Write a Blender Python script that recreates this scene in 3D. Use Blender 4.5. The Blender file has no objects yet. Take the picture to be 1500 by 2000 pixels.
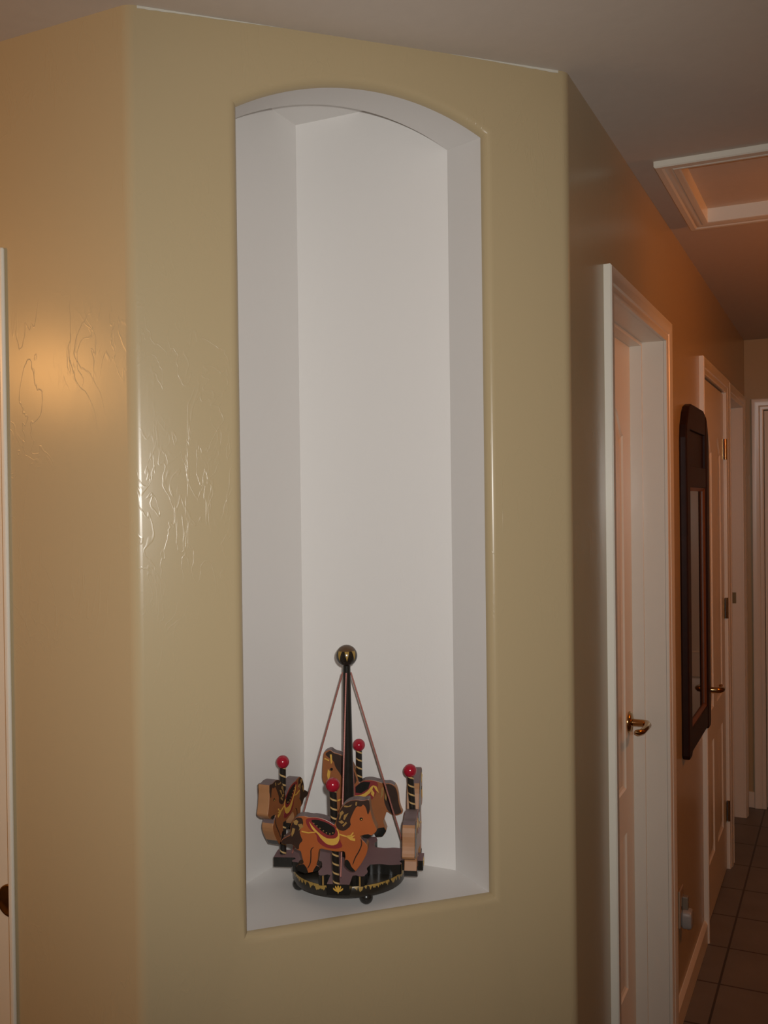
import bpy, bmesh, math, random
from mathutils import Vector, Matrix
random.seed(7)
scene = bpy.context.scene
col = scene.collection
PI = math.pi
D2 = 1 / math.sqrt(2)

# ------------------------------------------------------------------ layout
H = 2.44                                  # ceiling height
X0, Y0, XL = -0.48, 1.2579, -1.0589       # hall wall plane, left wall plane, left corner of the diagonal wall
YR = Y0 + X0 - XL                         # right corner of the diagonal wall
LEN = (X0 - XL) / D2                      # length of the diagonal wall
YE = 5.37                                 # end wall of the hall
ZS, ZP = 0.878, 2.3000                    # niche sill and arch springing
S1, S2 = 0.1800, 0.6430                   # niche opening along the diagonal wall
T = 0.140                                 # thickness of the diagonal wall
XC, YC = -1.0620, 1.801                   # niche: left side wall and back wall
ZC = 2.430                                # niche ceiling
NF = Vector((D2, -D2, 0))                 # normal of the diagonal wall (into the room)


def W(s, t, z):
    """point on the diagonal wall: s along it, t behind its face, z up"""
    return Vector((XL + (s - t) * D2, Y0 + (s + t) * D2, z))


# ------------------------------------------------------------------ materials
def nodes_of(name):
    m = bpy.data.materials.new(name)
    m.use_nodes = True
    nt = m.node_tree
    return m, nt, nt.nodes['Principled BSDF']


def plain(name, c, rough=0.5, metal=0.0, spec=0.5, noise=0.0, nscale=60, bump=0.0):
    m, nt, b = nodes_of(name)
    b.inputs['Base Color'].default_value = (*c, 1)
    b.inputs['Roughness'].default_value = rough
    b.inputs['Metallic'].default_value = metal
    b.inputs['Specular IOR Level'].default_value = spec
    if noise or bump:
        tc = nt.nodes.new('ShaderNodeTexCoord')
        n = nt.nodes.new('ShaderNodeTexNoise')
        n.inputs['Scale'].default_value = nscale
        n.inputs['Detail'].default_value = 4
        nt.links.new(tc.outputs['Object'], n.inputs['Vector'])
        if noise:
            mx = nt.nodes.new('ShaderNodeMix')
            mx.data_type = 'RGBA'
            mx.inputs[6].default_value = (*[v * (1 - noise) for v in c], 1)
            mx.inputs[7].default_value = (*[min(1, v * (1 + noise)) for v in c], 1)
            nt.links.new(n.outputs['Fac'], mx.inputs[0])
            nt.links.new(mx.outputs[2], b.inputs['Base Color'])
        if bump:
            bp = nt.nodes.new('ShaderNodeBump')
            bp.inputs['Strength'].default_value = bump
            bp.inputs['Distance'].default_value = 0.002
            nt.links.new(n.outputs['Fac'], bp.inputs['Height'])
            nt.links.new(bp.outputs['Normal'], b.inputs['Normal'])
    return m


def trowel(name, c, rough=0.36, strength=0.35, spec=0.5):
    """hand trowelled plaster under paint: broad soft swells, thin ridge strokes, fine grain"""
    m, nt, b = nodes_of(name)
    N, L = nt.nodes.new, nt.links.new
    b.inputs['Base Color'].default_value = (*c, 1)
    b.inputs['Roughness'].default_value = rough
    b.inputs['Specular IOR Level'].default_value = spec
    tc = N('ShaderNodeTexCoord')
    mp = N('ShaderNodeMapping')
    mp.inputs['Scale'].default_value = (1.0, 1.0, 0.42)
    mp.inputs['Rotation'].default_value = (0.25, 0.2, 0.0)
    L(tc.outputs['Object'], mp.inputs['Vector'])
    def noise(vec, scale, detail, dist=0.0):
        n = N('ShaderNodeTexNoise')
        n.inputs['Scale'].default_value = scale
        n.inputs['Detail'].default_value = detail
        n.inputs['Distortion'].default_value = dist
        L(vec, n.inputs['Vector'])
        return n.outputs['Fac']

    def remap(sock, a, b, c=0.0, d=1.0):
        r = N('ShaderNodeMapRange')
        r.interpolation_type = 'SMOOTHSTEP'
        for k_, v_ in zip(('From Min', 'From Max', 'To Min', 'To Max'), (a, b, c, d)):
            r.inputs[k_].default_value = v_
        L(sock, r.inputs['Value'])
        return r.outputs['Result']

    def math_(op, x, y, z=None):
        m_ = N('ShaderNodeMath')
        m_.operation = op
        for i_, q_ in enumerate((x, y, z)):
            if q_ is None:
                continue
            if isinstance(q_, (int, float)):
                m_.inputs[i_].default_value = q_
            else:
                L(q_, m_.inputs[i_])
        return m_.outputs[0]
    mp2 = N('ShaderNodeMapping')
    mp2.inputs['Location'].default_value = (0.0, 0.0, -0.20)
    L(tc.outputs['Object'], mp2.inputs['Vector'])
    V, VO = mp.outputs['Vector'], mp2.outputs['Vector']
    swell = noise(V, 7, 2, 0.6)
    line_n = noise(V, 11, 3, 1.4)
    ridge = remap(math_('ABSOLUTE', math_('SUBTRACT', line_n, 0.5), 0.0), 0.0, 0.012, 1.0, 0.0)
    line_m = noise(V, 30, 2, 1.0)
    ridge2 = remap(math_('ABSOLUTE', math_('SUBTRACT', line_m, 0.5), 0.0), 0.0, 0.03, 1.0, 0.0)
    patch = remap(noise(VO, 3.3, 1), 0.42, 0.62)
    patch2 = remap(noise(VO, 4.6, 1), 0.45, 0.64)
    grain = noise(V, 90, 3)
    h = math_('MULTIPLY', ridge, math_('MULTIPLY', patch, 0.21))
    h = math_('ADD', h, math_('MULTIPLY', ridge2, math_('MULTIPLY', patch2, 0.17)))
    h = math_('MULTIPLY_ADD', swell, 0.9, h)
    h = math_('MULTIPLY_ADD', grain, 0.055, h)
    bp = N('ShaderNodeBump')
    bp.inputs['Strength'].default_value = strength
    bp.inputs['Distance'].default_value = 0.0012
    L(h, bp.inputs['Height'])
    L(bp.outputs['Normal'], b.inputs['Normal'])
    return m


BEIGE = (0.44, 0.346, 0.203)
M_WALL = trowel('beige_wall_paint', BEIGE, 0.26, 0.50, 0.30)
M_NICHE = trowel('white_niche_paint', (0.76, 0.735, 0.71), 0.42, 0.25, 0.35)
M_CEIL = plain('ceiling_paint', (0.58, 0.515, 0.45), 0.75, noise=0.03, nscale=40, bump=0.25)
M_TRIM = plain('white_trim_enamel', (0.73, 0.69, 0.60), 0.28, noise=0.02, nscale=20)
M_DOOR = plain('white_door_paint', (0.71, 0.66, 0.555), 0.34, noise=0.02, nscale=20)
M_BRASS = plain('polished_brass', (0.45, 0.29, 0.13), 0.2, metal=1.0)
M_DARKBRASS = plain('aged_brass', (0.34, 0.22, 0.11), 0.22, metal=1.0)
M_DARKWOOD = plain('dark_stained_wood', (0.022, 0.0075, 0.0045), 0.45, spec=0.14, noise=0.35, nscale=30)
M_MIRROR = plain('dark_mirror_glass', (0.012, 0.012, 0.014), 0.04, spec=0.6)
M_PLATE = plain('outlet_plastic', (0.33, 0.25, 0.17), 0.45)
M_WHITEPL = plain('white_plastic', (0.30, 0.29, 0.275), 0.4)
M_SLOT = plain('dark_slot', (0.02, 0.018, 0.015), 0.6)
# carousel paints
M_BLACK = plain('black_lacquer', (0.016, 0.015, 0.013), 0.24, noise=0.2)
M_MAUVE = plain('mauve_paint', (0.215, 0.120, 0.128), 0.5, noise=0.10, nscale=25)
M_CHEST = plain('chestnut_paint', (0.37, 0.098, 0.025), 0.36, noise=0.16, nscale=28)
M_BAY = plain('bay_brown_paint', (0.29, 0.098, 0.030), 0.38, noise=0.2, nscale=28)
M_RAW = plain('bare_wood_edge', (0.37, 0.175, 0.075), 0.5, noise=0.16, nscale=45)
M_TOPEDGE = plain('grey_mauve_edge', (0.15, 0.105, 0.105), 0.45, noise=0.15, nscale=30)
M_MANE = plain('dark_mane_paint', (0.035, 0.018, 0.012), 0.35, noise=0.3, nscale=70)
M_GOLD = plain('gold_paint', (0.62, 0.36, 0.06), 0.4, noise=0.12, nscale=80)
M_DULLGOLD = plain('old_gold_paint', (0.30, 0.17, 0.05), 0.4, noise=0.25, nscale=80)
M_MAROON = plain('maroon_paint', (0.22, 0.022, 0.022), 0.4, noise=0.15, nscale=40)
M_RED = plain('glossy_red_paint', (0.34, 0.010, 0.026), 0.18)


def striped_pole_mat():
    m, nt, b = nodes_of('black_gold_spiral_paint')
    N, L = nt.nodes.new, nt.links.new
    b.inputs['Roughness'].default_value = 0.28
    tc = N('ShaderNodeTexCoord')
    sp = N('ShaderNodeSeparateXYZ')
    L(tc.outputs['Object'], sp.inputs[0])
    at = N('ShaderNodeMath'); at.operation = 'ARCTAN2'
    L(sp.outputs['Y'], at.inputs[0]); L(sp.outputs['X'], at.inputs[1])
    a2 = N('ShaderNodeMath'); a2.operation = 'MULTIPLY'; a2.inputs[1].default_value = 1 / (2 * PI)
    L(at.outputs[0], a2.inputs[0])
    z2 = N('ShaderNodeMath'); z2.operation = 'MULTIPLY_ADD'; z2.inputs[1].default_value = 1 / 0.0165
    L(sp.outputs['Z'], z2.inputs[0]); L(a2.outputs[0], z2.inputs[2])
    fr = N('ShaderNodeMath'); fr.operation = 'FRACT'
    L(z2.outputs[0], fr.inputs[0])
    lt = N('ShaderNodeMath'); lt.operation = 'LESS_THAN'; lt.inputs[1].default_value = 0.20
    L(fr.outputs[0], lt.inputs[0])
    mx = N('ShaderNodeMix'); mx.data_type = 'RGBA'
    mx.inputs[6].default_value = (0.016, 0.014, 0.012, 1)
    mx.inputs[7].default_value = (0.50, 0.33, 0.14, 1)
    L(lt.outputs[0], mx.inputs[0])
    L(mx.outputs[2], b.inputs['Base Color'])
    return m


def rim_mat():
    """black rim with a ragged hand-painted gold band under its top edge (local z: 0 bottom .. 0.019 top)"""
    m, nt, b = nodes_of('black_rim_gold_band')
    N, L = nt.nodes.new, nt.links.new
    b.inputs['Roughness'].default_value = 0.32
    tc = N('ShaderNodeTexCoord')
    sp = N('ShaderNodeSeparateXYZ')
    L(tc.outputs['Object'], sp.inputs[0])
    mp = N('ShaderNodeMapping'); mp.inputs['Scale'].default_value = (1, 1, 0.15)
    L(tc.outputs['Object'], mp.inputs['Vector'])
    n = N('ShaderNodeTexNoise'); n.inputs['Scale'].default_value = 190; n.inputs['Detail'].default_value = 1
    L(mp.outputs['Vector'], n.inputs['Vector'])
    ad = N('ShaderNodeMath'); ad.operation = 'MULTIPLY_ADD'; ad.inputs[1].default_value = -0.026; ad.inputs[2].default_value = 0.0262
    L(n.outputs['Fac'], ad.inputs[0])
    gt = N('ShaderNodeMath'); gt.operation = 'GREATER_THAN'
    L(sp.outputs['Z'], gt.inputs[0]); L(ad.outputs[0], gt.inputs[1])
    tp = N('ShaderNodeMath'); tp.operation = 'LESS_THAN'; tp.inputs[1].default_value = 0.0184
    L(sp.outputs['Z'], tp.inputs[0])
    an = N('ShaderNodeMath'); an.operation = 'MULTIPLY'
    L(gt.outputs[0], an.inputs[0]); L(tp.outputs[0], an.inputs[1])
    mx = N('ShaderNodeMix'); mx.data_type = 'RGBA'
    mx.inputs[6].default_value = (0.022, 0.019, 0.014, 1)
    mx.inputs[7].default_value = (0.36, 0.23, 0.06, 1)
    L(an.outputs[0], mx.inputs[0])
    L(mx.outputs[2], b.inputs['Base Color'])
    return m


def petal_mat():
    """finial ball: black with a brown crown and pointed gold leaves"""
    m, nt, b = nodes_of('finial_leaf_paint')
    N, L = nt.nodes.new, nt.links.new
    b.inputs['Roughness'].default_value = 0.22
    tc = N('ShaderNodeTexCoord')
    sp = N('ShaderNodeSeparateXYZ')
    L(tc.outputs['Object'], sp.inputs[0])
    at = N('ShaderNodeMath'); at.operation = 'ARCTAN2'
    L(sp.outputs['Y'], at.inputs[0]); L(sp.outputs['X'], at.inputs[1])
    a2 = N('ShaderNodeMath'); a2.operation = 'MULTIPLY_ADD'; a2.inputs[1].default_value = 4 / PI; a2.inputs[2].default_value = 0.83
    L(at.outputs[0], a2.inputs[0])
    fr = N('ShaderNodeMath'); fr.operation = 'FRACT'; L(a2.outputs[0], fr.inputs[0])
    c = N('ShaderNodeMath'); c.operation = 'SUBTRACT'; c.inputs[1].default_value = 0.5; L(fr.outputs[0], c.inputs[0])
    ab = N('ShaderNodeMath'); ab.operation = 'ABSOLUTE'; L(c.outputs[0], ab.inputs[0])
    w = N('ShaderNodeMapRange')
    w.inputs['From Min'].default_value = -0.009; w.inputs['From Max'].default_value = 0.012
    w.inputs['To Min'].default_value = 0.0; w.inputs['To Max'].default_value = 0.34
    L(sp.outputs['Z'], w.inputs['Value'])
    lt = N('ShaderNodeMath'); lt.operation = 'LESS_THAN'
    L(ab.outputs[0], lt.inputs[0]); L(w.outputs['Result'], lt.inputs[1])
    top = N('ShaderNodeMath'); top.operation = 'GREATER_THAN'; top.inputs[1].default_value = 0.010
    L(sp.outputs['Z'], top.inputs[0])
    m1 = N('ShaderNodeMix'); m1.data_type = 'RGBA'
    m1.inputs[6].default_value = (0.018, 0.014, 0.011, 1)
    m1.inputs[7].default_value = (0.34, 0.21, 0.05, 1)
    L(lt.outputs[0], m1.inputs[0])
    m2 = N('ShaderNodeMix'); m2.data_type = 'RGBA'
    m2.inputs[7].default_value = (0.10, 0.055, 0.028, 1)
    L(top.outputs[0], m2.inputs[0]); L(m1.outputs[2], m2.inputs[6])
    L(m2.outputs[2], b.inputs['Base Color'])
    return m


def cord_mat():
    m, nt, b = nodes_of('twisted_maroon_gold_cord')
    N, L = nt.nodes.new, nt.links.new
    b.inputs['Roughness'].default_value = 0.38
    b.inputs['Metallic'].default_value = 0.25
    tc = N('ShaderNodeTexCoord')
    wv = N('ShaderNodeTexWave'); wv.bands_direction = 'Z'
    wv.inputs['Scale'].default_value = 160; wv.inputs['Distortion'].default_value = 3
    L(tc.outputs['Object'], wv.inputs['Vector'])
    mx = N('ShaderNodeMix'); mx.data_type = 'RGBA'
    mx.inputs[6].default_value = (0.25, 0.045, 0.05, 1)
    mx.inputs[7].default_value = (0.48, 0.24, 0.18, 1)
    L(wv.outputs['Fac'], mx.inputs[0])
    L(mx.outputs[2], b.inputs['Base Color'])
    return m


def tile_mat():
    m, nt, b = nodes_of('brown_floor_tile')
    N, L = nt.nodes.new, nt.links.new
    tc = N('ShaderNodeTexCoord')
    sp = N('ShaderNodeSeparateXYZ')
    L(tc.outputs['Object'], sp.inputs[0])

    def line(sock, off, pitch=0.284, w=0.0075):
        a = N('ShaderNodeMath'); a.operation = 'SUBTRACT'; a.inputs[1].default_value = off - w / 2 - pitch * 40
        L(sock, a.inputs[0])
        d = N('ShaderNodeMath'); d.operation = 'DIVIDE'; d.inputs[1].default_value = pitch
        L(a.outputs[0], d.inputs[0])
        f = N('ShaderNodeMath'); f.operation = 'FRACT'; L(d.outputs[0], f.inputs[0])
        l = N('ShaderNodeMath'); l.operation = 'LESS_THAN'; l.inputs[1].default_value = w / pitch
        L(f.outputs[0], l.inputs[0])
        return l.outputs[0]
    lx, ly = line(sp.outputs['X'], -0.396), line(sp.outputs['Y'], 3.362)
    mxx = N('ShaderNodeMath'); mxx.operation = 'MAXIMUM'
    L(lx, mxx.inputs[0]); L(ly, mxx.inputs[1])
    n = N('ShaderNodeTexNoise'); n.inputs['Scale'].default_value = 7; n.inputs['Detail'].default_value = 5
    L(tc.outputs['Object'], n.inputs['Vector'])
    c1 = N('ShaderNodeMix'); c1.data_type = 'RGBA'
    c1.inputs[6].default_value = (0.120, 0.105, 0.090, 1)
    c1.inputs[7].default_value = (0.180, 0.165, 0.145, 1)
    L(n.outputs['Fac'], c1.inputs[0])
    c2 = N('ShaderNodeMix'); c2.data_type = 'RGBA'
    c2.inputs[7].default_value = (0.03, 0.024, 0.02, 1)
    L(mxx.outputs[0], c2.inputs[0]); L(c1.outputs[2], c2.inputs[6])
    L(c2.outputs[2], b.inputs['Base Color'])
    b.inputs['Roughness'].default_value = 0.45
    iv = N('ShaderNodeMath'); iv.operation = 'SUBTRACT'; iv.inputs[0].default_value = 1.0
    L(mxx.outputs[0], iv.inputs[1])
    bp = N('ShaderNodeBump'); bp.inputs['Strength'].default_value = 0.5; bp.inputs['Distance'].default_value = 0.003
    L(iv.outputs[0], bp.inputs['Height']); L(bp.outputs['Normal'], b.inputs['Normal'])
    return m


M_POLE = striped_pole_mat()
M_RIM = rim_mat()
M_PETAL = petal_mat()
M_CORD = cord_mat()
M_TILE = tile_mat()


# ------------------------------------------------------------------ mesh helpers
class MB:
    """collects verts/faces (with a material index) for one mesh object"""
    def __init__(self):
        self.v, self.f, self.mi = [], [], []

    def face(self, pts, mi=0):
        n = len(self.v)
        self.v += [tuple(p) for p in pts]
        self.f.append(tuple(range(n, n + len(pts))))
        self.mi.append(mi)

    def box(self, a, b, mi=0):
        (x0, y0, z0), (x1, y1, z1) = a, b
        x0, x1 = sorted((x0, x1)); y0, y1 = sorted((y0, y1)); z0, z1 = sorted((z0, z1))
        n = len(self.v)
        self.v += [(x0, y0, z0), (x1, y0, z0), (x1, y1, z0), (x0, y1, z0), (x0, y0, z1), (x1, y0, z1), (x1, y1, z1), (x0, y1, z1)]
        for q in ((0, 3, 2, 1), (4, 5, 6, 7), (0, 1, 5, 4), (1, 2, 6, 5), (2, 3, 7, 6), (3, 0, 4, 7)):
            self.f.append(tuple(n + i for i in q)); self.mi.append(mi)

    def loft(self, loops, closed=True, caps=False, mi=0):
        n = len(self.v); k = len(loops[0])
        for l in loops:
            self.v += [tuple(p) for p in l]
        for i in range(len(loops) - 1):
            for j in range(k if closed else k - 1):
                a = n + i * k + j; b = n + i * k + (j + 1) % k
                self.f.append((a, b, b + k, a + k)); self.mi.append(mi)
        if caps:
            self.f.append(tuple(n + j for j in range(k))[::-1]); self.mi.append(mi)
            self.f.append(tuple(n + (len(loops) - 1) * k + j for j in range(k))); self.mi.append(mi)

    def tube(self, pts, rad, seg=12, mi=0, caps=True):
        pts = [Vector(p) for p in pts]
        rads = rad if isinstance(rad, (list, tuple)) else [rad] * len(pts)
        loops = []
        ref = None
        for i, p in enumerate(pts):
            d = (pts[min(i + 1, len(pts) - 1)] - pts[max(i - 1, 0)]).normalized()
            if ref is None:
                ref = d.orthogonal().normalized()
            ref = (ref - d * ref.dot(d)).normalized()
            bi = d.cross(ref)
            loops.append([p + (ref * math.cos(2 * PI * j / seg) + bi * math.sin(2 * PI * j / seg)) * rads[i] for j in range(seg)])
        self.loft(loops, True, caps, mi)

    def lathe(self, prof, c=(0, 0, 0), seg=40, mi=0):
        loops = [[(c[0] + r * math.cos(2 * PI * j / seg), c[1] + r * math.sin(2 * PI * j / seg), c[2] + z) for j in range(seg)] for r, z in prof]
        self.loft(loops, True, True, mi)

    def sphere(self, c, r, seg=28, rings=16, mi=0):
        prof = [(max(1e-5, r * math.sin(PI * i / rings)), -r * math.cos(PI * i / rings)) for i in range(rings + 1)]
        self.lathe(prof, c, seg, mi)

    def prism(self, poly, fn, d0, d1, mi_face=0, mi_side=0, side_fn=None):
        """poly: list of (a,b); fn(a,b,d)->xyz; solid between depths d0,d1"""
        n = len(self.v); k = len(poly)
        for d in (d0, d1):
            self.v += [tuple(fn(a, b, d)) for a, b in poly]
        self.f.append(tuple(n + i for i in range(k))[::-1]); self.mi.append(mi_face)
        self.f.append(tuple(n + k + i for i in range(k))); self.mi.append(mi_face)
        for i in range(k):
            j = (i + 1) % k
            self.f.append((n + i, n + j, n + k + j, n + k + i))
            self.mi.append(side_fn(poly[i], poly[j]) if side_fn else mi_side)

    def build(self, name, mats, parent=None, smooth=False, bevel=0.0, merge=True, loc=None, autosmooth=None):
        me = bpy.data.meshes.new(name)
        me.from_pydata(self.v, [], self.f)
        if not isinstance(mats, (list, tuple)):
            mats = [mats]
        for m in mats:
            me.materials.append(m)
        for p, i in zip(me.polygons, self.mi):
            p.material_index = i
        bm = bmesh.new(); bm.from_mesh(me)
        if merge:
            bmesh.ops.remove_doubles(bm, verts=bm.verts, dist=1e-6)
        bmesh.ops.recalc_face_normals(bm, faces=bm.faces)
        if smooth:
            lim = math.radians(smooth if smooth is not True else 40)
            for f in bm.faces:
                f.smooth = True
            for e in bm.edges:
                if len(e.link_faces) == 2 and e.calc_face_angle(0) > lim:
                    e.smooth = False
        bm.to_mesh(me); bm.free()
        o = bpy.data.objects.new(name, me)
        col.objects.link(o)
        if parent:
            o.parent = parent
        if loc:
            o.location = loc
        if bevel:
            md = o.modifiers.new('bevel', 'BEVEL')
            md.width = bevel; md.segments = 2; md.limit_method = 'ANGLE'; md.angle_limit = math.radians(50)
        return o


def empty(name, loc=(0, 0, 0)):
    o = bpy.data.objects.new(name, None)
    o.empty_display_size = 0.05
    o.location = loc
    col.objects.link(o)
    return o


def structure(o, label=None, cat=None):
    o['kind'] = 'structure'
    if label:
        o['label'] = label
    if cat:
        o['category'] = cat
    return o


def tag(o, label, cat, group=None):
    o['label'] = label; o['category'] = cat
    if group:
        o['group'] = group
    return o


# ------------------------------------------------------------------ diagonal wall with the arched opening
RB = 0.030                         # corner bullnose
RN = 0.017                         # bullnose round the niche opening
TB = RB * math.tan(PI / 8)


def outline(n_arch=40):
    """opening outline, counter-clockwise in (s,z) seen from the room: bottom left, bottom right, up, arch, down"""
    half = (S2 - S1) / 2; rise = 0.0595
    R = (half * half + rise * rise) / (2 * rise)
    cz = ZP + rise - R; cs = (S1 + S2) / 2
    a0 = math.asin(half / R)
    pts = []
    for i in range(13):
        pts.append((S1 + (S2 - S1) * i / 12, ZS))
    for i in range(1, 24):
        pts.append((S2, ZS + (ZP - ZS) * i / 24))
    for i in range(n_arch + 1):
        a = a0 - 2 * a0 * i / n_arch
        pts.append((cs + R * math.sin(a), cz + R * math.cos(a)))
    for i in range(23, 0, -1):
        pts.append((S1, ZS + (ZP - ZS) * i / 24))
    return pts


OUT = outline()


def offset_out(pts, d):
    res = []
    k = len(pts)
    for i in range(k):
        p0, p1, p2 = Vector(pts[i - 1]), Vector(pts[i]), Vector(pts[(i + 1) % k])
        e1, e2 = (p1 - p0).normalized(), (p2 - p1).normalized()
        n1, n2 = Vector((e1.y, -e1.x)), Vector((e2.y, -e2.x))
        b = (n1 + n2).normalized()
        res.append(tuple(p1 + b * (d / max(0.3, b.dot(n1)))))
    return res


mb = MB()
rings = []
for i in range(7):
    th = PI / 2 * i / 6
    off = RN * (1 - math.sin(th)); dep = RN * (1 - math.cos(th))
    rings.append([W(s, dep, z) for s, z in offset_out(OUT, off)])
mb.loft(rings, True)
ring0 = offset_out(OUT, RN)
# flat face between the rounded opening and the outer rectangle, as radial quads
s_lo, s_hi = TB, LEN - TB


def to_rect(p):
    s, z = p
    zlo, zhi = ring0[0][1], ring0[24 + 11][1]
    if z <= ring0[0][1] + 1e-6:
        return (s_lo + (s_hi - s_lo) * (s - ring0[0][0]) / (ring0[12][0] - ring0[0][0]), 0.0)
    if s >= ring0[13][0] - 1e-6:
        return (s_hi, max(0, (z - ZS + RN) / (ZP - ZS + RN)) * 2.30)
    if s <= ring0[-1][0] + 1e-6:
        return (s_lo, max(0, (z - ZS + RN) / (ZP - ZS + RN)) * 2.30)
    return (s_lo + (s_hi - s_lo) * (s - ring0[0][0]) / (ring0[12][0] - ring0[0][0]), H)


k = len(ring0)
rect = [to_rect(p) for p in ring0]
for i in range(k):
    j = (i + 1) % k
    a, b, c, d = rect[i], rect[j], ring0[j], ring0[i]
    q = [W(a[0], 0, a[1]), W(b[0], 0, b[1]), W(c[0], 0, c[1]), W(d[0], 0, d[1])]
    # corner of the rectangle between the side strip and the top strip
    if abs(a[1] - b[1]) > 0.05 and abs(a[0] - b[0]) > 1e-4:
        cs = (s_hi if min(abs(a[0] - s_hi), abs(b[0] - s_hi)) < 0.001 else s_lo)
        q.insert(1, W(cs, 0, H))
    elif abs(a[1] - b[1]) > 0.05 and max(a[1], b[1]) == H:
        cs = a[0]
    mb.face(q)
# bullnosed corners: to the left wall and to the hall wall
for (s_t, n_to) in ((TB, Vector((0, -1, 0))), (LEN - TB, Vector((1, 0, 0)))):
    c = W(s_t, 0, 0) - NF * RB
    a0 = math.atan2(NF.y, NF.x); a1 = math.atan2(n_to.y, n_to.x)
    loops = []
    for i in range(11):
        a = a0 + (a1 - a0) * i / 10
        p = c + Vector((math.cos(a), math.sin(a), 0)) * RB
        loops.append([(p.x, p.y, 0), (p.x, p.y, H)])
    mb.loft(loops, False)
wf = mb.build('wall_front', M_WALL, smooth=35)
# ceiling paint run over the top of the wall in an uneven line
for (sa, sb, ha, hb) in ((0.016, 0.262, 0.0048, 0.0003), (0.575, 0.800, 0.0004, 0.0052)):
    mb = MB()
    lo, up = [], []
    for i in range(25):
        u = i / 24
        hh = ha + (hb - ha) * u
        hh *= 0.85 + 0.3 * random.random()
        lo.append((sa + (sb - sa) * u, H - hh)); up.append((sa + (sb - sa) * u, H - 0.0002))
    mb.prism(lo + up[::-1], lambda a, b, d: W(a, d, b), -0.0009, 0.0005)
    mb.build('paint_line', plain('white_ceiling_paint_line', (0.60, 0.58, 0.50), 0.5), wf)
structure(wf, 'beige diagonal wall with the tall arched niche cut into it', 'wall')

# ------------------------------------------------------------------ niche interior
mb = MB()
r_in = [W(s, RN, z) for s, z in OUT]
S2B = (YC - Y0) / D2 - T                                  # the right reveal leans in a little towards the back wall
r_bk = []
for s, z in OUT:
    u = (s - S1) / (S2 - S1)
    r_bk.append(W(S1 + (S2B - S1) * u, T, z + 0.018 * min(1, max(0, (z - ZP + 0.12) / 0.12))))
mb.loft([r_in, r_bk], True)
# cavity behind the opening: side wall (along the hall direction), back wall, floor, ceiling, inner face of the diagonal wall
s_e = (XC - XL) / D2 + T                                  # where the side wall meets the inner face
C_ = W(S2, T, 0)
E_ = W(s_e, T, 0)
s_c = S2
yb = YC
xr = XL + ((yb - Y0) / D2 - 2 * T) * D2                   # x where the back wall meets plane t=T
Cx, Cy = xr, yb
poly = [(XC, E_.y), (Cx, Cy), (XC, yb)]
mb.face([(XC, E_.y, ZS), (Cx, Cy, ZS), (XC, yb, ZS)])
mb.face([(XC, E_.y, ZC), (Cx, Cy, ZC), (XC, yb, ZC)])
mb.face([(XC, E_.y, ZS), (XC, yb, ZS), (XC, yb, ZC), (XC, E_.y, ZC)])
mb.face([(XC, yb, ZS), (Cx, Cy, ZS), (Cx, Cy, ZC), (XC, yb, ZC)])
# inner face with the arched hole
s_r = S2B
inner = []
for s, z in OUT:
    if z <= ZS + 1e-6:
        inner.append((s_e + (s_r - s_e) * (s - S1) / (S2 - S1), ZS))
    elif s >= S2 - 1e-6:
        inner.append((s_r, ZS + (z - ZS) / (ZP - ZS) * (2.30 - ZS)))
    elif s <= S1 + 1e-6:
        inner.append((s_e, ZS + (z - ZS) / (ZP - ZS) * (2.30 - ZS)))
    else:
        inner.append((s_e + (s_r - s_e) * (s - S1) / (S2 - S1), ZC))
for i in range(k):
    j = (i + 1) % k
    a, b = inner[i], inner[j]
    if abs(a[0] - b[0]) + abs(a[1] - b[1]) < 1e-7:
        continue
    q = [W(a[0], T, a[1]), W(b[0], T, b[1]), r_bk[j], r_bk[i]]
    if abs(a[1] - b[1]) > 0.05 and max(a[1], b[1]) == ZC and abs(a[0] - b[0]) > 1e-5:
        cs = s_r if a[0] > (S1 + S2) / 2 else s_e
        q.insert(1, W(cs, T, ZC))
    mb.face(q)
wn = mb.build('wall_niche', M_NICHE)
structure(wn, 'white painted inside of the arched wall niche', 'niche')


# ------------------------------------------------------------------ door parts
CW, CP = 0.058, 0.0178


def casing(name, y0, y1, zt, parent, axis='y', plane=X0, sgn=1, w=CW, mat=M_TRIM, both=True):
    """mitred moulding round an opening; axis 'y' = on the hall wall (plane x), 'x' = on a wall at plane y"""
    prof = [(0, 0), (0, 0.009), (0.006, 0.0115), (0.016, 0.0125), (0.019, 0.0105), (0.023, 0.0140), (0.034, 0.0160), (0.044, CP), (w - 0.003, CP), (w, CP - 0.003), (w, 0)]

    def P(h, z, d):
        return (plane + sgn * d, h, z) if axis == 'y' else (h, plane + sgn * d, z)
    path = [lambda a: (y0 - a, 0.0), lambda a: (y0 - a, zt + a), lambda a: (y1 + a, zt + a), lambda a: (y1 + a, 0.0)]
    m = MB()
    m.loft([[P(*f(a), d) for a, d in prof] for f in path], False, False)
    return m.build(name, mat, parent, smooth=25)


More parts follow.
